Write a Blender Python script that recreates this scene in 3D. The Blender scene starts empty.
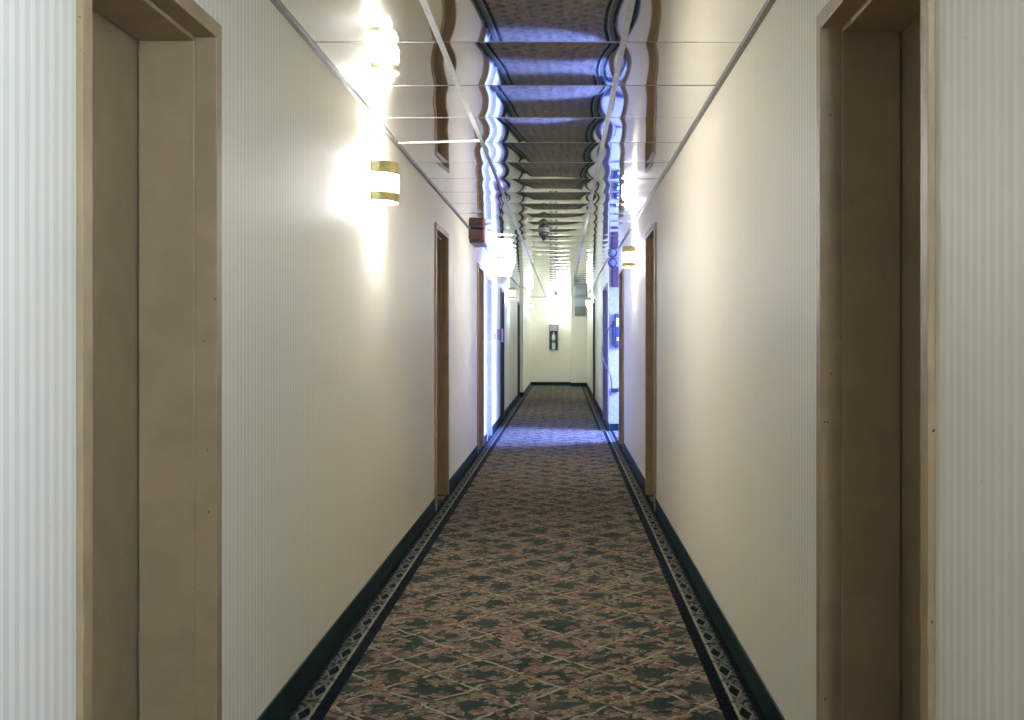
import bpy, bmesh, math, random
from mathutils import Vector, Matrix
random.seed(7)
S = bpy.context.scene
C = S.collection
PI = math.pi

# ------------------------------------------------------------------ camera
EYE = 1.30
HC = 2.42                    # ceiling height
XL, XR, XR2 = -0.965, 0.70, 0.645   # left wall, right wall, right wall past the alcove
YEND = 30.0
YBACK = -2.6
cam_d = bpy.data.cameras.new('camera'); cam = bpy.data.objects.new('camera', cam_d); C.objects.link(cam)
cam.location = (0, 0, EYE); cam.rotation_euler = (PI/2, 0, 0)
cam_d.sensor_width = 36; cam_d.lens = 1097/1024*36
cam_d.shift_x = -(563-512)/1024; cam_d.shift_y = -(360-338)/1024
cam_d.clip_start = 0.05; cam_d.clip_end = 200
S.camera = cam

# ------------------------------------------------------------------ world, exposure
w = bpy.data.worlds.new('sky'); S.world = w; w.use_nodes = True
bgn = w.node_tree.nodes['Background']; bgn.inputs[0].default_value = (0.42, 0.60, 1.0, 1); bgn.inputs[1].default_value = 1.2
S.view_settings.view_transform = 'Standard'; S.view_settings.look = 'None'
S.view_settings.exposure = 1.75; S.view_settings.gamma = 1.0
S.view_settings.use_curve_mapping = False
cy = S.cycles
cy.use_denoising = True
cy.sample_clamp_indirect = 4.0
cy.blur_glossy = 0.6
cy.max_bounces = 14; cy.diffuse_bounces = 7; cy.glossy_bounces = 6

# ------------------------------------------------------------------ daylight
def area(name, loc, rot, sx, sy, power, col):
    d = bpy.data.lights.new(name, 'AREA'); d.shape = 'RECTANGLE'; d.size = sx; d.size_y = sy
    d.energy = power; d.color = col
    o = bpy.data.objects.new(name, d); C.objects.link(o); o.location = loc; o.rotation_euler = rot
    return o
# outside an added unseen window that cools the near wall, and outside the alcove window
area('added_near_light', (XR+0.42, -0.75, 1.50), (0, PI/2, 0), 1.5, 1.35, 84, (0.50, 0.68, 1.0))
aw = area('daylight_alcove_window', (2.62, 14.62, 1.75), (0, PI/2-0.50, 0), 1.3, 1.1, 300, (0.15, 0.24, 1.0)); aw.data.spread = 2.1

SCONCE_POWER = 7.0
WARM = (1.0, 0.93, 0.84); NEUT = (0.97, 0.97, 1.0); COOL = (0.66, 0.82, 1.0)

# ------------------------------------------------------------------ node helpers
class NT:
    def __init__(s, name, rough=0.6, metal=0.0, spec=None):
        s.m = bpy.data.materials.new(name); s.m.use_nodes = True
        s.t = s.m.node_tree; s.b = s.t.nodes['Principled BSDF']
        s.b.inputs['Roughness'].default_value = rough; s.b.inputs['Metallic'].default_value = metal
        if spec is not None: s.b.inputs['Specular IOR Level'].default_value = spec
        s._co = None
    def n(s, ty, **kw):
        x = s.t.nodes.new(ty)
        for k, v in kw.items(): setattr(x, k, v)
        return x
    def put(s, sock, v):
        if isinstance(v, bpy.types.NodeSocket): s.t.links.new(v, sock)
        elif v is not None:
            if isinstance(v, (tuple, list)) and len(v) == 3 and sock.type == 'RGBA': v = (*v, 1)
            sock.default_value = v
    def co(s):
        if s._co is None:
            tc = s.n('ShaderNodeTexCoord'); s._vec = tc.outputs['Object']
            sp = s.n('ShaderNodeSeparateXYZ'); s.put(sp.inputs[0], s._vec); s._co = sp.outputs
        return s._co
    def ma(s, op, a, b=None, c=None, clamp=False):
        x = s.n('ShaderNodeMath', operation=op); x.use_clamp = clamp
        s.put(x.inputs[0], a); s.put(x.inputs[1], b) if b is not None else None
        if c is not None: s.put(x.inputs[2], c)
        return x.outputs[0]
    def vec(s, x, y, z=0.0):
        c = s.n('ShaderNodeCombineXYZ'); s.put(c.inputs[0], x); s.put(c.inputs[1], y); s.put(c.inputs[2], z); return c.outputs[0]
    def noise(s, v, scale, detail=2, rough=0.5):
        x = s.n('ShaderNodeTexNoise'); s.put(x.inputs['Vector'], v); x.inputs['Scale'].default_value = scale
        x.inputs['Detail'].default_value = detail; x.inputs['Roughness'].default_value = rough; return x.outputs['Fac']
    def mix(s, f, a, b):
        x = s.n('ShaderNodeMix', data_type='RGBA'); s.put(x.inputs[0], f); s.put(x.inputs[6], a); s.put(x.inputs[7], b); return x.outputs[2]
    def step(s, v, lo, hi):     # smooth 0..1 between lo and hi
        x = s.n('ShaderNodeMapRange', interpolation_type='SMOOTHSTEP'); s.put(x.inputs[0], v)
        x.inputs[1].default_value = lo; x.inputs[2].default_value = hi; return x.outputs[0]
    def band(s, v, lo, hi, e=0.002):
        return s.ma('MULTIPLY', s.step(v, lo-e, lo+e), s.ma('SUBTRACT', 1.0, s.step(v, hi-e, hi+e)))
    def bump(s, h, strength, dist=0.01):
        x = s.n('ShaderNodeBump'); s.put(x.inputs['Height'], h); x.inputs['Strength'].default_value = strength
        x.inputs['Distance'].default_value = dist; s.put(s.b.inputs['Normal'], x.outputs[0])
    def col(s, c): s.put(s.b.inputs['Base Color'], c)

def wallpaper(name, axis):
    k = NT(name, 0.55, spec=0.3); o = k.co(); a = o[1] if axis == 'Y' else o[0]
    wob = k.ma('MULTIPLY', k.noise(k._vec, 3.0, 1), 0.004)
    a = k.ma('ADD', a, wob)
    s1 = k.ma('SINE', k.ma('MULTIPLY', a, 2*PI/0.0375))
    s2 = k.ma('SINE', k.ma('MULTIPLY', a, 2*PI/0.0125))
    st = k.ma('ADD', k.ma('MULTIPLY', s1, 0.42), k.ma('MULTIPLY', s2, 0.18))
    st = k.ma('ADD', st, 0.5, clamp=True)
    c = k.mix(st, (0.690, 0.644, 0.502), (0.840, 0.802, 0.672))
    blot = k.step(k.noise(k._vec, 1.7, 3), 0.35, 0.75)
    c = k.mix(k.ma('MULTIPLY', blot, 0.35), c, (0.75, 0.695, 0.53))
    sp = k.step(k.noise(k._vec, 26, 1), 0.80, 0.84)          # rare specks and scuffs
    c = k.mix(k.ma('MULTIPLY', sp, 0.5), c, (0.30, 0.26, 0.18))
    k.col(c)
    fib = k.noise(k.vec(k.ma('MULTIPLY', a, 1.0), k.ma('MULTIPLY', o[2], 0.25), 0.0), 420, 2)
    k.bump(k.ma('ADD', k.ma('MULTIPLY', st, 0.5), fib), 0.14, 0.001)
    return k.m
M = {}
M['paper_y'] = wallpaper('striped_wallpaper', 'Y')
M['paper_x'] = wallpaper('striped_wallpaper_end', 'X')

def plain(name, col, rough=0.5, metal=0.0, scale=40, var=0.12, bmp=0.05, spec=None):
    k = NT(name, rough, metal, spec); k.co()
    f = k.noise(k._vec, scale, 3)
    k.col(k.mix(k.step(f, 0.3, 0.7), tuple(c*(1-var) for c in col), tuple(min(1, c*(1+var)) for c in col)))
    if bmp: k.bump(f, bmp, 0.002)
    return k.m
def paint(name, col, chip=(0.05, 0.04, 0.03), rough=0.45):
    k = NT(name, rough, spec=0.3); k.co()
    f = k.noise(k._vec, 9, 3); g = k.noise(k._vec, 130, 2); h = k.noise(k._vec, 60, 2)
    c = k.mix(k.step(f, 0.3, 0.7), tuple(x*0.93 for x in col), tuple(x*1.07 for x in col))
    c = k.mix(k.step(h, 0.755, 0.775), c, chip)
    sc = k.noise(k.vec(k.ma('MULTIPLY', k.co()[0], 1.0), k.co()[1], k.ma('MULTIPLY', k.co()[2], 0.25)), 48, 2)
    c = k.mix(k.ma('MULTIPLY', k.step(sc, 0.775, 0.80), 0.6), c, (0.6, 0.55, 0.45))
    k.col(c); k.bump(k.ma('ADD', g, k.ma('MULTIPLY', f, 0.5)), 0.12, 0.0012)
    return k.m
M['tan'] = paint('tan_frame_paint', (0.33, 0.238, 0.126))
M['leaf'] = paint('tan_door_paint', (0.265, 0.196, 0.108), rough=0.42)
M['white_frame'] = paint('pale_frame_paint', (0.62, 0.57, 0.50))
M['dark_door'] = paint('dark_door_paint', (0.055, 0.048, 0.055))
M['grey_door'] = paint('slate_door_paint', (0.20, 0.19, 0.22))
M['grey_frame'] = paint('grey_frame_paint', (0.30, 0.29, 0.27))
M['base'] = plain('green_vinyl_base', (0.006, 0.024, 0.021), 0.5, scale=12, var=0.25, spec=0.12)
M['brass'] = plain('aged_brass', (0.55, 0.48, 0.22), 0.33, 0.85, scale=60)
M['alu'] = plain('grid_metal', (0.36, 0.36, 0.34), 0.5, 0.25, scale=25, var=0.10)
M['dark_alu'] = plain('dark_grid_metal', (0.20, 0.19, 0.17), 0.5, 0.2)
M['maroon'] = plain('maroon_enamel', (0.050, 0.004, 0.009), 0.35)
M['red'] = plain('red_rim', (0.42, 0.08, 0.07), 0.4)
M['black'] = plain('black_plastic', (0.012, 0.012, 0.014), 0.4)
M['offwhite'] = plain('offwhite_plastic', (0.72, 0.72, 0.68), 0.45)
M['grey'] = plain('grey_plastic', (0.16, 0.18, 0.17), 0.5)
M['lgrey'] = plain('light_grey_metal', (0.36, 0.40, 0.40), 0.4, 0.2)
M['brown'] = plain('brown_enamel', (0.085, 0.035, 0.035), 0.45)
M['navy'] = plain('navy_plastic', (0.02, 0.035, 0.09), 0.4)
M['pink'] = plain('pink_paper', (0.50, 0.20, 0.45), 0.7, bmp=0)
M['paper'] = plain('white_paper', (0.80, 0.76, 0.80), 0.7, bmp=0)
M['silver'] = plain('brushed_steel', (0.6, 0.6, 0.58), 0.3, 0.9)
M['ext_body'] = plain('pale_extinguisher', (0.62, 0.66, 0.56), 0.35)
M['alcove_paint'] = plain('lavender_grey_paint', (0.34, 0.31, 0.33), 0.6)
M['bounce_absorber'] = plain('bounce_absorbing_dark', (0.07, 0.045, 0.03), 0.5, scale=6, var=0.3)  # dark finish added on unseen walls to soak up bounced light
M['plaster'] = plain('painted_plaster', (0.66, 0.62, 0.58), 0.6)

def emis(name, col, st):
    k = NT(name, 0.4); k.co(); f = k.noise(k._vec, 30, 1)
    k.col((0.8, 0.8, 0.78)); k.put(k.b.inputs['Emission Color'], k.mix(f, tuple(c*0.96 for c in col), col))
    k.b.inputs['Emission Strength'].default_value = st
    return k.m
M['glow'] = emis('lit_opal_glass', (0.97, 0.96, 1.0), 44.0)
M['glow_cool'] = emis('lit_opal_glass_cool', (0.72, 0.86, 1.0), 30.0)
M['bulb'] = emis('lit_bulb', (1.0, 0.97, 0.92), 12.0)
M['sign_glow'] = emis('lit_sign_face', (1.0, 0.98, 1.0), 12.0)

k = NT('mirror_tile', 0.035, 1.0); k.co()
f = k.noise(k._vec, 5, 3); k.col(k.mix(f, (0.80, 0.80, 0.78), (0.90, 0.90, 0.88)))
k.put(k.b.inputs['Roughness'], k.ma('MULTIPLY_ADD', k.noise(k._vec, 14, 4), 0.05, 0.012))
M['mirror'] = k.m
k = NT('window_pane', 0.05); tr = k.n('ShaderNodeBsdfTransparent'); gl = k.n('ShaderNodeBsdfGlossy'); gl.inputs['Roughness'].default_value = 0.03
mx = k.n('ShaderNodeMixShader'); mx.inputs[0].default_value = 0.08
k.t.links.new(tr.outputs[0], mx.inputs[1]); k.t.links.new(gl.outputs[0], mx.inputs[2])
k.t.links.new(mx.outputs[0], k.t.nodes['Material Output'].inputs[0]); M['pane'] = k.m

# carpet ---------------------------------------------------------------
def carpet():
    k = NT('patterned_carpet', 1.0, spec=0.0); X, Y, Z = k.co()
    nx = k.ma('MULTIPLY', k.ma('SUBTRACT', k.noise(k._vec, 7, 2), 0.5), 0.05)
    ny = k.ma('MULTIPLY', k.ma('SUBTRACT', k.noise(k.vec(Y, X, 3.3), 7, 2), 0.5), 0.05)
    x = k.ma('ADD', X, nx); y = k.ma('ADD', Y, ny)
    u = k.ma('ADD', k.ma('MULTIPLY', x, 1/0.33), k.ma('MULTIPLY', y, 1/0.37))
    v = k.ma('SUBTRACT', k.ma('MULTIPLY', x, 1/0.33), k.ma('MULTIPLY', y, 1/0.37))
    def ln(a, wd):
        d = k.ma('ABSOLUTE', k.ma('SUBTRACT', k.ma('FRACT', a), 0.5))
        return k.step(d, 0.5-wd-0.012, 0.5-wd+0.006)
    brk1 = k.step(k.noise(k.vec(X, Y, 1.0), 5.5, 1), 0.34, 0.40)
    brk2 = k.step(k.noise(k.vec(X, Y, 8.0), 5.5, 1), 0.34, 0.40)
    lines = k.ma('MAXIMUM', k.ma('MULTIPLY', ln(u, 0.022), brk1), k.ma('MULTIPLY', ln(v, 0.022), brk2))
    dark_lines = k.ma('MAXIMUM', ln(k.ma('ADD', u, 0.06), 0.02), ln(k.ma('SUBTRACT', v, 0.06), 0.02))  # darker lines offset from the lattice
    g = k.noise(k.vec(X, Y, 0.0), 4, 2)
    c = k.mix(k.step(g, 0.3, 0.7), (0.015, 0.026, 0.020), (0.034, 0.044, 0.032))
    c = k.mix(k.ma('MULTIPLY', dark_lines, 0.55), c, (0.016, 0.022, 0.014))
    def cell(a): return k.ma('ABSOLUTE', k.ma('SUBTRACT', k.ma('FRACT', a), 0.5))
    mid = k.ma('ADD', k.ma('MAXIMUM', cell(u), cell(v)), k.ma('MULTIPLY', k.ma('SUBTRACT', k.noise(k.vec(X, Y, 5.5), 9, 2), 0.5), 0.75))
    near_line = k.step(mid, 0.13, 0.22)      # leaves gather along the lattice and leave green lozenges
    streak = k.step(k.noise(k.vec(k.ma('MULTIPLY', x, 0.8), y, 6.1), 95, 2), 0.38, 0.62)
    def leaves(c, ang, sc, st, off, thr, cols):
        ca, sa = math.cos(ang), math.sin(ang)
        px = k.ma('ADD', k.ma('MULTIPLY', x, ca*sc), k.ma('MULTIPLY', y, sa*sc))
        py = k.ma('SUBTRACT', k.ma('MULTIPLY', y, ca*sc*st), k.ma('MULTIPLY', x, sa*sc*st))
        vo = k.n('ShaderNodeTexVoronoi'); k.put(vo.inputs['Vector'], k.vec(px, py, off)); vo.inputs['Scale'].default_value = 1.0
        vo.inputs['Randomness'].default_value = 0.9
        d = k.ma('ADD', vo.outputs['Distance'], k.ma('MULTIPLY', k.ma('SUBTRACT', k.noise(k.vec(X, Y, off), 42, 3), 0.5), 0.85))
        m = k.ma('SUBTRACT', 1.0, k.step(d, thr-0.04, thr+0.03))
        edge = k.band(d, thr-0.13, thr, 0.05)
        cs = k.n('ShaderNodeSeparateColor'); k.put(cs.inputs[0], vo.outputs['Color'])
        on = k.step(cs.outputs[0], 0.30, 0.34)
        cc = k.mix(cs.outputs[1], cols[0], cols[1])
        cc = k.mix(k.ma('MULTIPLY', edge, 0.7), cc, cols[2])
        cc = k.mix(k.ma('MULTIPLY', k.ma('SUBTRACT', 1.0, streak), 0.62), cc, (0.035, 0.028, 0.020))
        return k.mix(k.ma('MULTIPLY', k.ma('MULTIPLY', m, on), near_line), c, cc)
    c = leaves(c, 0.75, 11.0, 1.8, 1.5, 0.52, ((0.200, 0.160, 0.095), (0.230, 0.165, 0.105), (0.32, 0.26, 0.17)))
    c = k.mix(lines, c, (0.31, 0.275, 0.180))
    c = leaves(c, -0.7, 12.5, 2.0, 4.5, 0.46, ((0.250, 0.115, 0.080), (0.240, 0.160, 0.100), (0.38, 0.26, 0.17)))
    c = leaves(c, 0.35, 16.0, 1.8, 7.5, 0.38, ((0.200, 0.100, 0.075), (0.125, 0.090, 0.058), (0.09, 0.045, 0.03)))
    # border along both walls: d is the distance from the wall
    XRw = k.ma('SUBTRACT', XR, k.ma('MULTIPLY', k.step(Y, 15.3, 15.4), XR-XR2))
    d = k.ma('MINIMUM', k.ma('SUBTRACT', X, XL), k.ma('SUBTRACT', XRw, X))
    per = 0.245
    fy = k.ma('ABSOLUTE', k.ma('SUBTRACT', k.ma('FRACT', k.ma('MULTIPLY', Y, 1/per)), 0.5))     # 0 at dot centre .. 0.5
    fl = k.noise(k.vec(X, k.ma('MULTIPLY', Y, 0.6), 2.0), 52, 2)
    b = k.mix(k.step(fl, 0.42, 0.56), (0.008, 0.010, 0.006), (0.105, 0.100, 0.078))
    dd = k.ma('ADD', k.ma('MULTIPLY', k.ma('ABSOLUTE', k.ma('SUBTRACT', d, 0.070)), 1/0.024), k.ma('MULTIPLY', fy, 3.3))
    dot = k.ma('SUBTRACT', 1.0, k.step(dd, 0.85, 1.0))
    halo = k.ma('MULTIPLY', k.band(dd, 0.95, 1.35, 0.08), 0.7)
    b = k.mix(halo, b, (0.17, 0.165, 0.125))
    b = k.mix(dot, b, (0.002, 0.003, 0.002))
    crm = k.ma('MULTIPLY', k.band(d, 0.089, 0.099), k.ma('SUBTRACT', 1.0, k.ma('MULTIPLY', k.step(fy, 0.42, 0.46), 0.7)))
    b = k.mix(crm, b, (0.26, 0.25, 0.15))
    b = k.mix(k.ma('SUBTRACT', 1.0, k.step(d, 0.026, 0.046)), b, (0.002, 0.003, 0.002))
    b = k.mix(k.step(d, 0.101, 0.104), b, (0.002, 0.0022, 0.004))
    inb = k.ma('MULTIPLY', k.step(d, -0.002, 0.0), k.ma('SUBTRACT', 1.0, k.step(d, 0.146, 0.149)))
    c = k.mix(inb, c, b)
    pile = k.noise(k._vec, 520, 2)
    c = k.mix(k.ma('MULTIPLY', k.step(pile, 0.35, 0.65), 0.45), c, (0.002, 0.006, 0.006))
    gm = k.n('ShaderNodeGamma'); k.put(gm.inputs[0], c); gm.inputs[1].default_value = 0.86
    c = gm.outputs[0]
    k.b.inputs['Sheen Weight'].default_value = 0.22; k.b.inputs['Sheen Roughness'].default_value = 0.12; k.b.inputs['Sheen Tint'].default_value = (0.9, 0.97, 1.0, 1)
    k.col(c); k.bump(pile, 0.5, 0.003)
    return k.m
M['carpet'] = carpet()

# ------------------------------------------------------------------ mesh helpers
def box(bm, x0, x1, y0, y1, z0, z1):
    x0, x1 = min(x0, x1), max(x0, x1); y0, y1 = min(y0, y1), max(y0, y1)
    v = [bm.verts.new(p) for p in ((x0,y0,z0),(x1,y0,z0),(x1,y1,z0),(x0,y1,z0),(x0,y0,z1),(x1,y0,z1),(x1,y1,z1),(x0,y1,z1))]
    for f in ((0,3,2,1),(4,5,6,7),(0,1,5,4),(1,2,6,5),(2,3,7,6),(3,0,4,7)): bm.faces.new([v[i] for i in f])
def obj(name, bm, mat, parent=None, bevel=0, smooth=False, loc=None):
    bmesh.ops.recalc_face_normals(bm, faces=bm.faces[:])
    me = bpy.data.meshes.new(name); bm.to_mesh(me); bm.free()
    me.materials.append(mat)
    o = bpy.data.objects.new(name, me); C.objects.link(o)
    if smooth:
        for p in me.polygons: p.use_smooth = True
    if bevel:
        m = o.modifiers.new('bevel', 'BEVEL'); m.width = bevel; m.segments = 2; m.limit_method = 'ANGLE'
    if parent: o.parent = parent
    if loc: o.location = loc
    return o
def boxobj(name, b, mat, parent=None, bevel=0):
    bm = bmesh.new(); box(bm, *b); return obj(name, bm, mat, parent, bevel)
def struct(o): o['kind'] = 'structure'; return o
def empty(name, loc=(0, 0, 0), rz=0):
    o = bpy.data.objects.new(name, None); C.objects.link(o); o.location = loc; o.rotation_euler = (0, 0, rz)
    o.empty_display_size = 0.1; return o
def tag(o, label, cat, group=None):
    o['label'] = label; o['category'] = cat
    if group: o['group'] = group
    return o
def revolve(bm, prof, seg=32, a0=0, a1=2*PI, closed=True, mat4=None):
    """prof: list of (r, z); spun about z"""
    rings = []
    n = seg if closed else seg+1
    for i in range(n):
        a = a0 + (a1-a0)*i/seg
        rings.append([bm.verts.new((r*math.cos(a), r*math.sin(a), z)) for r, z in prof])
    for i in range(n if closed else n-1):
        A, B = rings[i], rings[(i+1) % n]
        for j in range(len(prof)-1): bm.faces.new((A[j], B[j], B[j+1], A[j+1]))
    if mat4 is not None: bmesh.ops.transform(bm, matrix=mat4, verts=bm.verts[:])
    bmesh.ops.remove_doubles(bm, verts=bm.verts[:], dist=1e-5)
def tube(name, pts, r, mat, parent=None):
    cu = bpy.data.curves.new(name, 'CURVE'); cu.dimensions = '3D'; cu.bevel_depth = r; cu.bevel_resolution = 3; cu.resolution_u = 8
    sp = cu.splines.new('NURBS'); sp.points.add(len(pts)-1); sp.use_endpoint_u = True; sp.order_u = 4
    for p, q in zip(sp.points, pts): p.co = (*q, 1)
    tmp = bpy.data.objects.new(name+'_t', cu); C.objects.link(tmp)
    dg = bpy.context.evaluated_depsgraph_get(); me = bpy.data.meshes.new_from_object(tmp.evaluated_get(dg))
    bpy.data.objects.remove(tmp); me.name = name; me.materials.clear(); me.materials.append(mat)
    for p in me.polygons: p.use_smooth = True
    o = bpy.data.objects.new(name, me); C.objects.link(o); o.parent = parent; return o

# ------------------------------------------------------------------ the room
DT = 2.125                       # door opening height
W = 0.32                         # wall thickness
# (y0, y1, top, kind)
DL = [(2.217, 3.012, DT, 'tan'), (8.28, 9.11, DT, 'tan'), (12.36, 13.17, 2.10, 'tan'), (13.86, 14.66, 2.06, 'pale'), (16.94, 17.76, 2.03, 'dark'), (23.3, 24.12, 2.03, 'dark')]
DR = [(2.105, 2.924, DT, 'tan'), (8.26, 9.10, DT, 'tan'), (12.60, 13.44, 2.08, 'tan')]
DR2 = [(15.78, 17.40, 2.05, 'grey'), (22.2, 23.0, 2.03, 'dark')]
NW = (-1.45, -0.10, 0.85, 2.15)   # added unseen window y0,y1,z0,z1
AW = (14.02, 15.22, 0.60, 2.25)  # alcove window
def wall(name, side, XW, ya, yb, holes, win=None, mat='paper_y'):
    bm = bmesh.new(); x0, x1 = side*XW, side*(XW+W); y = ya
    ev = [(h[0]-0.02, h[1]+0.02, 0, h[2]+0.02) for h in holes]
    if win: ev.append(win)
    for a, b, z0, z1 in sorted(ev):
        box(bm, x0, x1, y, a, 0, HC+0.1); box(bm, x0, x1, a, b, z1, HC+0.1)
        if z0 > 0: box(bm, x0, x1, a, b, 0, z0)
        y = b
    box(bm, x0, x1, y, yb, 0, HC+0.1)
    return struct(obj(name, bm, M[mat]))
wall('wall_left_unseen', -1, -XL, YBACK, 1.1, [], None, 'bounce_absorber')  # unseen stretch made dark so the right recess gets less bounce
wall('wall_left', -1, -XL, 1.1, YEND, DL)
wall('wall_right', 1, XR, YBACK, 13.74, DR, NW)
wall('wall_right_far', 1, XR2, 15.40, YEND, DR2)
# the wall closing the far end, its right part standing proud
struct(boxobj('wall_end', (XL-W, XR2+W, YEND, YEND+0.2, 0, HC+0.1), M['paper_x']))
struct(boxobj('wall_end_pier', (0.215, XR2, YEND-0.55, YEND, 0, HC+0.02), M['paper_x']))
struct(boxobj('wall_left_pier', (XL, XL+0.085, 24.26, YEND, 0, HC+0.02), M['paper_y']))
struct(boxobj('wall_back', (XL-W, XR+W, YBACK-0.2, YBACK, 0, HC+0.1), M['bounce_absorber']))  # out of view, darkened to cut bounce light
# alcove
struct(boxobj('wall_alcove_back', (XR2+W, 2.32, 15.40, 15.60, 0, HC+0.1), M['alcove_paint']))
struct(boxobj('wall_alcove_front', (XR+W, 2.32, 13.54, 13.74, 0, HC+0.1), M['plaster']))
bm = bmesh.new()
box(bm, 2.20, 2.32, 13.74, AW[0], 0, HC+0.1); box(bm, 2.20, 2.32, AW[1], 15.40, 0, HC+0.1)
box(bm, 2.20, 2.32, AW[0], AW[1], 0, AW[2]); box(bm, 2.20, 2.32, AW[0], AW[1], AW[3], HC+0.1)
struct(obj('wall_alcove_side', bm, M['plaster']))
# skin of plaster on the return of the far wall, where the alcove meets the corridor
struct(boxobj('trim_1', (XR2+0.002, XR2+W, 15.385, 15.40, 0.0, HC), M['alcove_paint']))
struct(boxobj('floor', (XL-W-0.1, 2.42, YBACK-0.3, YEND+0.3, -0.1, 0), M['carpet']))

def window(name, x, ya, yb, z0, z1, depth):
    e = struct(empty(name, (x, (ya+yb)/2, z0)))
    bm = bmesh.new(); h = (yb-ya)/2; t = 0.05; H = z1-z0
    for b in ((0.02, depth, -h, -h+t, 0, H), (0.02, depth, h-t, h, 0, H), (0.02, depth, -h+t, h-t, 0, t), (0.02, depth, -h+t, h-t, H-t, H), (0.05, depth-0.02, -0.02, 0.02, t, H-t)):
        box(bm, *b)
    obj('window_frame', bm, M['offwhite'], e, 0.003)
    boxobj('window_pane', (depth*0.5, depth*0.5+0.005, -h+t, h-t, t, H-t), M['pane'], e)
    boxobj('window_sill', (-0.03, 0.02, -h-0.03, h+0.03, -0.03, 0.0), M['offwhite'], e, 0.004)
window('added_window_1', XR, NW[0], NW[1], NW[2], NW[3], 0.12)  # added out of view to bring cool light to the near left wall
window('window_2', 2.20, AW[0], AW[1], AW[2], AW[3], 0.11)

# baseboards -----------------------------------------------------------
def base(name, segs):
    bm = bmesh.new()
    for s in segs: box(bm, *s)
    return struct(obj(name, bm, M['base'], None, 0.003))
def gaps(ya, yb, holes):
    out = []; y = ya
    for h in sorted(holes): out.append((y, h[0]-0.047)); y = h[1]+0.047
    out.append((y, yb)); return out
BH = 0.10
base('baseboard_left', [(XL, XL+0.008, a, b, 0, BH) for a, b in gaps(YBACK, 24.26, DL)] + [(XL+0.085, XL+0.093, 24.25, YEND, 0, BH), (XL+0.008, XL+0.085, 24.25, 24.26, 0, BH)])
base('baseboard_right', [(XR-0.008, XR, a, b, 0, BH) for a, b in gaps(YBACK, 13.74, DR)] + [(XR, 2.2, 13.74, 13.748, 0, BH)])
base('baseboard_right_far', [(XR2-0.008, XR2, a, b, 0, BH) for a, b in gaps(15.385, YEND-0.55, DR2)])
base('baseboard_alcove', [(XR2+0.012, 2.2, 15.372, 15.385, 0, BH), (2.192, 2.2, 13.75, 15.37, 0, BH)])
base('baseboard_end', [(XL+0.093, 0.207, YEND-0.008, YEND, 0, BH), (0.207, 0.215, YEND-0.55, YEND, 0, BH), (0.207, XR2, YEND-0.558, YEND-0.55, 0, BH)])

# doors ------------------------------------------------------------------
dn = [0]
def door(side, XW, y0, y1, top, kind, depth=0.20):
    dn[0] += 1
    fm = {'tan': M['tan'], 'pale': M['white_frame'], 'dark': M['dark_door'], 'grey': M['grey_frame']}[kind]
    lm = {'tan': M['leaf'], 'pale': M['white_frame'], 'dark': M['dark_door'], 'grey': M['grey_door']}[kind]
    if kind == 'grey': depth = 0.05; fm = M['grey_door']
    if kind == 'dark': depth = 0.12
    e = struct(empty('door_%d' % dn[0], (side*XW, (y0+y1)/2, 0)))
    L = (y1-y0)/2
    def X(d): return side*d
    cw, cp = 0.045, 0.015
    bm = bmesh.new()
    # casing standing proud of the wallpaper, then the liner of the reveal, then the stop
    dd = depth+0.06
    def prism(prof, make):      # prof: (across, depth) outline swept between two ends
        A = [bm.verts.new(make(p, 0)) for p in prof]; B = [bm.verts.new(make(p, 1)) for p in prof]; n = len(prof)
        for i in range(n): bm.faces.new((A[i], A[(i+1) % n], B[(i+1) % n], B[i]))
        bm.faces.new(A); bm.faces.new(B[::-1])
    prof = [(cw, -cp), (0, -cp), (0, dd), (0.0195, dd), (0.0195, 0), (cw, 0)]
    for sg in (-1, 1): prism(prof, lambda p, t: (X(p[1]), sg*(L+p[0]), t*(top+cw)))
    prism(prof, lambda p, t: (X(p[1]), (-L if t == 0 else L), top+p[0]))
    fr = obj('door_frame', bm, fm, e, 0.0025)
    bm = bmesh.new(); q = 0.013; s0 = 0.042 if depth > 0.1 else 0.012
    for a, b in ((-L, -L+q), (L-q, L)): box(bm, X(s0), X(depth-0.004), a, b, 0, top)
    box(bm, X(s0), X(depth-0.004), -L+q, L-q, top-q, top)
    obj('door_stop', bm, fm, e, 0.003)
    g = 0.004
    if kind == 'grey':
        for a, b in ((-L+g, -0.002), (0.002, L-g)): boxobj('door_leaf', (X(depth), X(depth+0.045), a, b, 0.008, top-g), lm, e, 0.002)
        return
    else:
        lf = boxobj('door_leaf', (X(depth), X(depth+0.045), -L+g, L-g, 0.008, top-g), lm, e, 0.002)
    bm = bmesh.new()
    revolve(bm, [(0.001, 0), (0.026, 0), (0.026, 0.006), (0.011, 0.010), (0.010, 0.030), (0.024, 0.040), (0.027, 0.052), (0.020, 0.062), (0.001, 0.065)], 20,
            mat4=Matrix.Translation((X(depth), -L+0.075 if kind != 'grey' else -0.06, 0.98)) @ Matrix.Rotation(-side*PI/2, 4, 'Y'))
    obj('door_knob', bm, M['brass'], e, smooth=True)
for h in DL: door(-1, -XL, *h)
for h in DR: door(1, XR, *h)
for h in DR2: door(1, XR2, *h)

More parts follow.
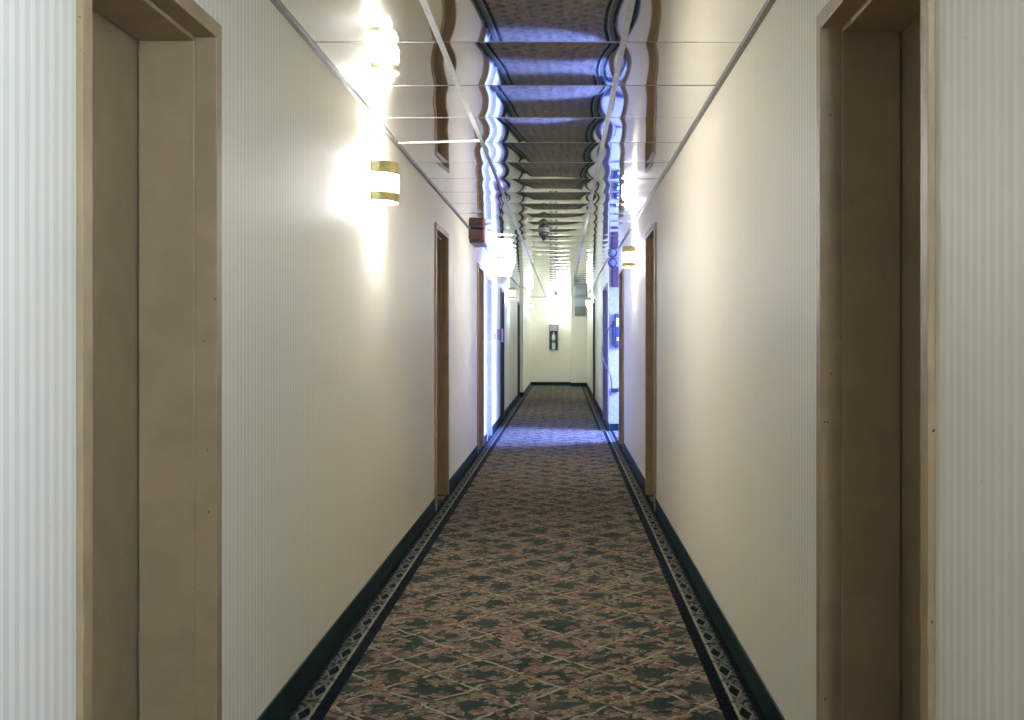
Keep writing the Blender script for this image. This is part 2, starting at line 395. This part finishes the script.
# ceiling: mirrored tiles that sag a little between the bars -----------------
ty0 = 4.151 - 0.7125*9; TD = 0.7125
xs = [XL, -0.464, 0.229, XR]
bm = bmesh.new()
rows = int((YEND-ty0)/TD)+1
def tile(bm, xa, xb, ya, yb, sag, tx, ty, n=12, m=12, wob=0):
    g = []
    for i in range(n+1):
        r = []
        for j in range(m+1):
            u, v = i/n, j/m
            z = HC - sag*(16*u*(1-u)*v*(1-v)) + tx*(u-.5) + ty*(v-.5) + wob*math.sin(PI*u)*math.sin(3*PI*v+wob*9000)
            r.append(bm.verts.new((xa+(xb-xa)*u, ya+(yb-ya)*v, z)))
        g.append(r)
    for i in range(n):
        for j in range(m):
            f = bm.faces.new((g[i][j], g[i][j+1], g[i+1][j+1], g[i+1][j])); f.smooth = True
for r in range(rows):
    ya = ty0+r*TD; yb = min(ya+TD, YEND)
    if yb-ya < 0.05: continue
    for c in range(3):
        sag = random.uniform(0.0042, 0.0068)*(1.0 if c == 1 else 0.5)*(1.0 if r < 14 else 1.35)
        tile(bm, xs[c], xs[c+1], ya, yb, sag, random.uniform(-.0006, .0006), random.uniform(-.0010, .0010), wob=random.uniform(-.00025, .00025))
    if 13.0 < ya+0.3 < 15.5:
        for a, b in ((XR, 1.4), (1.4, 2.2)): tile(bm, a, b, ya, yb, 0.003, 0, 0)
ceil_me = bpy.data.meshes.new('ceiling'); bm.to_mesh(ceil_me); bm.free(); ceil_me.materials.append(M['mirror'])
# downward normals
bmx = bmesh.new(); bmx.from_mesh(ceil_me)
for f in bmx.faces:
    if f.normal.z > 0: f.normal_flip()
bmx.to_mesh(ceil_me); bmx.free()
ceil = bpy.data.objects.new('ceiling', ceil_me); C.objects.link(ceil); struct(ceil)
bt = bmesh.new(); bm = bmesh.new(); t = 0.0115; zb, zt = HC-0.0015, HC+0.012
for x in xs[1:3]: box(bm, x-t, x+t, YBACK, YEND, zb, zt)
for r in range(rows+1):
    y = ty0+r*TD
    if YBACK < y < YEND:
        for a, b in ((XL+0.02, xs[1]-t), (xs[1]+t, xs[2]-t), (xs[2]+t, (XR if y < 15 else XR2)-0.02)):
            if abs(y-6.289) < 0.1 and a < -0.9: continue
            box(bt, a, b, y-0.0055, y+0.0055, HC-0.0006, zt)
struct(obj('trim_2', bm, M['alu'], None, 0.0006))
struct(obj('trim_4', bt, M['dark_alu']))
# one cross bar slipped out of line, whitened to paint in sconce light
bm = bmesh.new(); box(bm, 0, 0.478, -0.010, 0.010, 0, 0.012)
sb = struct(obj('trim_5', bm, M['offwhite'], None, 0.001)); sb.location = (XL+0.02, 6.30, HC-0.004); sb.rotation_euler = (0, 0.006, -0.16)
bm = bmesh.new()
box(bm, XL, XL+0.020, YBACK, 24.26, HC-0.010, HC+0.006); box(bm, XL+0.085, XL+0.105, 24.26, YEND, HC-0.010, HC+0.006); box(bm, XR-0.020, XR, YBACK, 13.74, HC-0.010, HC+0.006)
box(bm, XR2-0.020, XR2, 15.40, YEND-0.55, HC-0.010, HC+0.006); box(bm, XL+0.02, 0.2, YEND-0.02, YEND, HC-0.010, HC+0.006)
box(bm, XR-0.02, 2.2, 15.365, 15.385, HC-0.010, HC+0.006); box(bm, XR-0.02, 2.2, 13.74, 13.76, HC-0.010, HC+0.006)
struct(obj('trim_3', bm, M['dark_alu'], None, 0.001))
struct(boxobj('roof_slab', (XL-W, 2.42, YBACK-0.2, YEND+0.2, HC+0.12, HC+0.2), M['plaster']))
bpy.data.objects['roof_slab'].name = 'ceiling_slab'

# ------------------------------------------------------------------ wall sconces
def sconce_parts(cool=False):
    """half drum, axis z, flat side at local x=0, bulging to +x"""
    e = empty('wall_sconce')
    R, H = 0.125, 0.215
    def shell(z0, z1, r, th):
        bm = bmesh.new(); prof = [(r, z0), (r, z1), (r-th, z1), (r-th, z0), (r, z0)]
        revolve(bm, prof, 28, -PI/2, PI/2, False); return bm
    obj('brass_band', shell(H/2-0.060, H/2, R, 0.004), M['brass'], e, smooth=False)
    obj('brass_band', shell(-H/2+0.015, -H/2+0.062, R, 0.004), M['brass'], e)
    obj('glass_band', shell(-H/2+0.058, H/2-0.056, R-0.003, 0.005), M['glow_cool' if cool else 'glow'], e)
    bm = bmesh.new(); box(bm, 0.001, 0.010, -0.075, 0.075, -H/2+0.03, H/2-0.01)
    obj('back_plate', bm, M['offwhite'], e, 0.002)
    bm = bmesh.new(); revolve(bm, [(0.0005, -0.045), (0.018, -0.035), (0.026, -0.01), (0.022, 0.018), (0.013, 0.035), (0.013, 0.05), (0.0005, 0.05)], 18,
                              mat4=Matrix.Translation((0.055, 0, 0.0)))
    obj('light_bulb', bm, M['bulb'], e, smooth=True)
    bm = bmesh.new(); revolve(bm, [(0.0005, 0.05), (0.017, 0.05), (0.017, 0.075), (0.0005, 0.075)], 16, mat4=Matrix.Translation((0.055, 0, 0)))
    box(bm, 0.008, 0.055, -0.008, 0.008, 0.058, 0.070)
    obj('lamp_socket', bm, M['offwhite'], e)
    return e
def lamp(loc, col, power):
    d = bpy.data.lights.new('sconce_light', 'POINT'); d.energy = power; d.color = col; d.shadow_soft_size = 0.03
    o = bpy.data.objects.new('sconce_light', d); C.objects.link(o); o.location = loc
src = {False: sconce_parts(False), True: sconce_parts(True)}; used = set()
def place_sconce(x, y, z, rz, cool, label, power=1.0, col=None):
    s = src[cool]
    if cool in used:
        r = s.copy(); C.objects.link(r)
        for ch in s.children:
            c = ch.copy(); C.objects.link(c); c.parent = r
    else: r = s; used.add(cool)
    r.location = (x, y, z); r.rotation_euler = (0, 0, rz)
    tag(r, label, 'wall light', 'half drum sconces along the corridor')
    dx, dy = math.cos(rz), math.sin(rz)
    for dz in (0.122, -0.112):     # light leaving the open top and the open foot of the drum
        lamp((x+0.062*dx, y+0.062*dy, z+dz), col or (COOL if cool else NEUT), SCONCE_POWER*power*(1.0 if dz > 0 else 0.8))
place_sconce(XL, 5.62, 2.085, 0, False, 'brass banded half drum sconce nearest the camera, lit, high on the left wall', 1.0)
place_sconce(XR, 0.45, 2.085, PI, False, 'added unseen sconce on right wall behind the camera, for cool light on the near left wall', 2.2, (0.60, 0.76, 1.0))  # unseen lamp added to brighten the near left wall
place_sconce(XR, 10.75, 2.085, PI, False, 'lit brass banded sconce on the right wall between the two tan doors', 1.0)
place_sconce(XL, 19.4, 2.085, 0, True, 'small far white lit sconce on left wall between the two dark doors', 1.8)
place_sconce(XL+0.085, 27.6, 2.085, 0, True, 'tiny lit sconce on the left wall close to the end wall', 0.7)
place_sconce(XR2, 24.6, 2.085, PI, True, 'far lit sconce on the right wall beyond the blue-lit alcove', 1.6)
place_sconce(-0.05, YEND, 2.17, -PI/2, True, 'lit sconce on the end wall above the fire extinguisher cabinet', 0.8)

# ------------------------------------------------------------------ things on walls and ceiling
# lit box sign hanging from the ceiling at the left
e = tag(empty('light_box_sign', (-0.86, 15.35, 2.170)), 'glowing white box sign hung under the ceiling by the left wall, past the red alarm', 'sign')
bm = bmesh.new(); box(bm, -0.10, 0.135, -0.04, 0.04, 0.0, 0.215); obj('sign_face', bm, M['sign_glow'], e, 0.006)
bm = bmesh.new(); box(bm, -0.10, 0.138, -0.033, 0.033, 0.213, 0.228); box(bm, -0.02, 0.02, -0.02, 0.02, 0.228, 0.25); obj('hanging_bracket', bm, M['offwhite'], e, 0.002)

# maroon alarm
e = tag(empty('fire_alarm_sounder', (XL, 11.35, 2.272)), 'maroon fire alarm box fixed high on left wall just under ceiling', 'fire alarm')
boxobj('alarm_housing', (0.0, 0.140, -0.14, 0.10, 0.042, 0.142), M['maroon'], e, 0.006)
boxobj('alarm_base', (0.0, 0.145, -0.02, 0.55, 0.012, 0.042), M['maroon'], e, 0.005)
bm = bmesh.new()
for b in ((0.140, 0.155, -0.145, 0.10, 0.040, 0.144),): box(bm, *b)
obj('front_rim', bm, M['red'], e, 0.004)
bm = bmesh.new()
for i in range(4): box(bm, 0.02, 0.125, -0.144, -0.139, 0.058+i*0.024, 0.066+i*0.024)
obj('sound_grille', bm, M['maroon'], e)

def detector(loc, label, dark, s=1.0):
    e = tag(empty('smoke_detector', loc), label, 'smoke detector')
    bm = bmesh.new(); revolve(bm, [(0.0005, 0), (0.062*s, 0), (0.062*s, -0.014*s), (0.052*s, -0.020*s), (0.0005, -0.020*s)], 28)
    obj('mounting_plate', bm, M['grey'] if dark else M['offwhite'], e, smooth=False)
    bm = bmesh.new(); revolve(bm, [(0.0005, -0.020*s), (0.052*s, -0.020*s), (0.054*s, -0.038*s), (0.043*s, -0.06*s), (0.022*s, -0.085*s), (0.018*s, -0.105*s), (0.0005, -0.112*s)], 28)
    obj('sensor_cone', bm, M['black'] if dark else M['lgrey'], e, smooth=True)
detector((-0.20, 11.35, HC-0.004), 'black cone shaped detector hanging from mirrored ceiling in mid corridor', True, 1.0)
detector((-0.17, 26.7, HC-0.004), 'small pale detector on ceiling near the end wall', False, 0.9)

# grey box hanging before the end wall pier
e = tag(empty('hanging_box', (0.46, YEND-0.60, 1.885)), 'dark grey box hanging below ceiling at the right of the end wall', 'box')
boxobj('lower_housing', (-0.145, 0.145, -0.06, 0.05, 0.0, 0.265), M['grey'], e, 0.008)
boxobj('upper_housing', (-0.135, 0.135, -0.05, 0.05, 0.265, 0.50), M['lgrey'], e, 0.006)

# extinguisher in its cabinet on the end wall
cx, cz = -0.255, 0.965
e = tag(empty('extinguisher_cabinet', (cx, YEND, cz)), 'dark framed narrow fire extinguisher cabinet on the end wall', 'cabinet')
bm = bmesh.new(); w2, H = 0.125, 0.70
for b in ((-w2, -w2+0.025, -0.10, 0, 0, H), (w2-0.025, w2, -0.10, 0, 0, H), (-w2, w2, -0.10, 0, 0, 0.03), (-w2, w2, -0.10, 0, H-0.03, H)): box(bm, *b)
obj('cabinet_frame', bm, M['grey'], e, 0.004)
boxobj('back_panel', (-w2+0.025, w2-0.025, -0.012, -0.002, 0.03, H-0.03), M['black'], e)
boxobj('header_panel', (-w2+0.025, w2-0.025, -0.095, -0.085, H-0.17, H-0.03), plain('mauve_label', (0.42, 0.38, 0.45), 0.5, scale=60, var=0.5), e)
e = tag(empty('fire_extinguisher', (cx, YEND-0.068, cz+0.032)), 'pale fire extinguisher standing inside the dark cabinet on the end wall', 'fire extinguisher')
bm = bmesh.new(); revolve(bm, [(0.0005, 0), (0.046, 0), (0.050, 0.01), (0.050, 0.34), (0.040, 0.385), (0.016, 0.41), (0.014, 0.43), (0.0005, 0.43)], 24)
obj('cylinder_body', bm, M['ext_body'], e, smooth=True)
bm = bmesh.new(); box(bm, -0.012, 0.012, -0.025, 0.022, 0.43, 0.45); box(bm, -0.008, 0.008, -0.036, 0.03, 0.462, 0.470); box(bm, -0.006, 0.006, 0.004, 0.018, 0.45, 0.465)
obj('squeeze_handle', bm, M['silver'], e, 0.002)
tube('discharge_hose', [(0.012, -0.005, 0.44), (0.04, -0.01, 0.43), (0.058, -0.01, 0.34), (0.058, -0.008, 0.2), (0.058, -0.008, 0.12)], 0.006, M['black'], e)
bm = bmesh.new(); revolve(bm, [(0.0503, 0.16), (0.0508, 0.16), (0.0508, 0.26), (0.0503, 0.26)], 20); obj('body_label', bm, M['grey'], e)

# emergency light on the alcove's back wall
YA = 15.385
e = tag(empty('emergency_light', (0.735, YA, 2.01)), 'brown emergency light box with round lamp head on the blue-lit alcove wall', 'emergency light')
boxobj('battery_housing', (-0.045, 0.045, -0.07, -0.0005, 0.0, 0.29), M['brown'], e, 0.005)
boxobj('side_cover', (-0.055, -0.045, -0.06, -0.001, 0.01, 0.28), M['black'], e, 0.002)
bm = bmesh.new(); RM = Matrix.Translation((-0.045, -0.05, 0.34)) @ Matrix.Rotation(PI/2, 4, 'X')
revolve(bm, [(0.0005, -0.03), (0.035, -0.03), (0.062, 0.0), (0.066, 0.03), (0.054, 0.03), (0.050, 0.022), (0.0005, 0.022)], 28, mat4=RM)
box(bm, -0.055, -0.035, -0.06, -0.035, 0.27, 0.30)
hd = obj('lamp_head', bm, M['black'], e, smooth=True)
bm = bmesh.new(); revolve(bm, [(0.0005, 0.036), (0.03, 0.032), (0.052, 0.026), (0.0005, 0.024)], 28, mat4=RM)
obj('lens', bm, M['grey'], hd, smooth=True)

# wall telephone with a looping cord
e = tag(empty('wall_telephone', (0.755, YA, 1.12)), 'dark blue wall telephone with a looping cord inside the alcove', 'telephone')
boxobj('telephone_body', (-0.03, 0.09, -0.06, -0.0005, 0.05, 0.52), M['navy'], e, 0.010)
boxobj('number_plate', (-0.012, 0.07, -0.064, -0.060, 0.34, 0.46), M['offwhite'], e, 0.003)
boxobj('coin_plate', (-0.004, 0.06, -0.064, -0.060, 0.14, 0.19), M['offwhite'], e, 0.002)
bm = bmesh.new(); box(bm, -0.062, -0.034, -0.075, -0.045, 0.12, 0.40); box(bm, -0.066, -0.030, -0.10, -0.04, 0.34, 0.42); box(bm, -0.066, -0.030, -0.10, -0.04, 0.08, 0.15)
box(bm, -0.034, -0.028, -0.06, -0.03, 0.22, 0.30)
obj('handset', bm, M['black'], e, 0.008)
tube('coiled_cord', [(-0.045, -0.07, 0.38), (-0.09, -0.10, 0.36), (-0.19, -0.13, 0.20), (-0.225, -0.14, -0.05), (-0.17, -0.13, -0.22), (-0.07, -0.09, -0.34), (-0.075, -0.04, -0.53)], 0.007, M['black'], e)
e = tag(empty('junction_box', (0.72, YA, 0.545)), 'small dark socket box low on alcove wall where the telephone cord ends', 'socket box')
boxobj('box_body', (-0.045, 0.06, -0.05, -0.0005, 0.0, 0.05), M['black'], e, 0.005)
boxobj('box_bracket', (-0.065, 0.075, -0.02, -0.001, 0.012, 0.026), M['lgrey'], e, 0.002)

# notices on the left wall and on the dark door
def notice(y0, y1, z0, z1, mat, label, x=XL, band=None):
    e = tag(empty('paper_notice', (x, (y0+y1)/2, z0)), label, 'notice')
    h = (y1-y0)/2
    boxobj('sheet', (0.0005, 0.006, -h, h, 0, z1-z0), mat, e)
    if band: boxobj('printed_panel', (0.006, 0.0075, -h*0.8, h*0.8, (z1-z0)*0.12, (z1-z0)*0.6), band, e)
    return e
notice(15.02, 15.72, 1.26, 1.43, M['paper'], 'pink and white notice on the blue-lit left wall, nearer the camera', band=M['pink'])
notice(16.05, 16.75, 1.27, 1.43, M['pink'], 'narrow purple pink notice on left wall just before the dark door')
e = tag(empty('door_hanger', (XL-0.045, 17.755, 1.23)), 'white card hung on the jamb of the first dark door', 'card')
boxobj('card_sheet', (-0.025, 0.045, -0.020, -0.014, 0, 0.22), M['paper'], e)
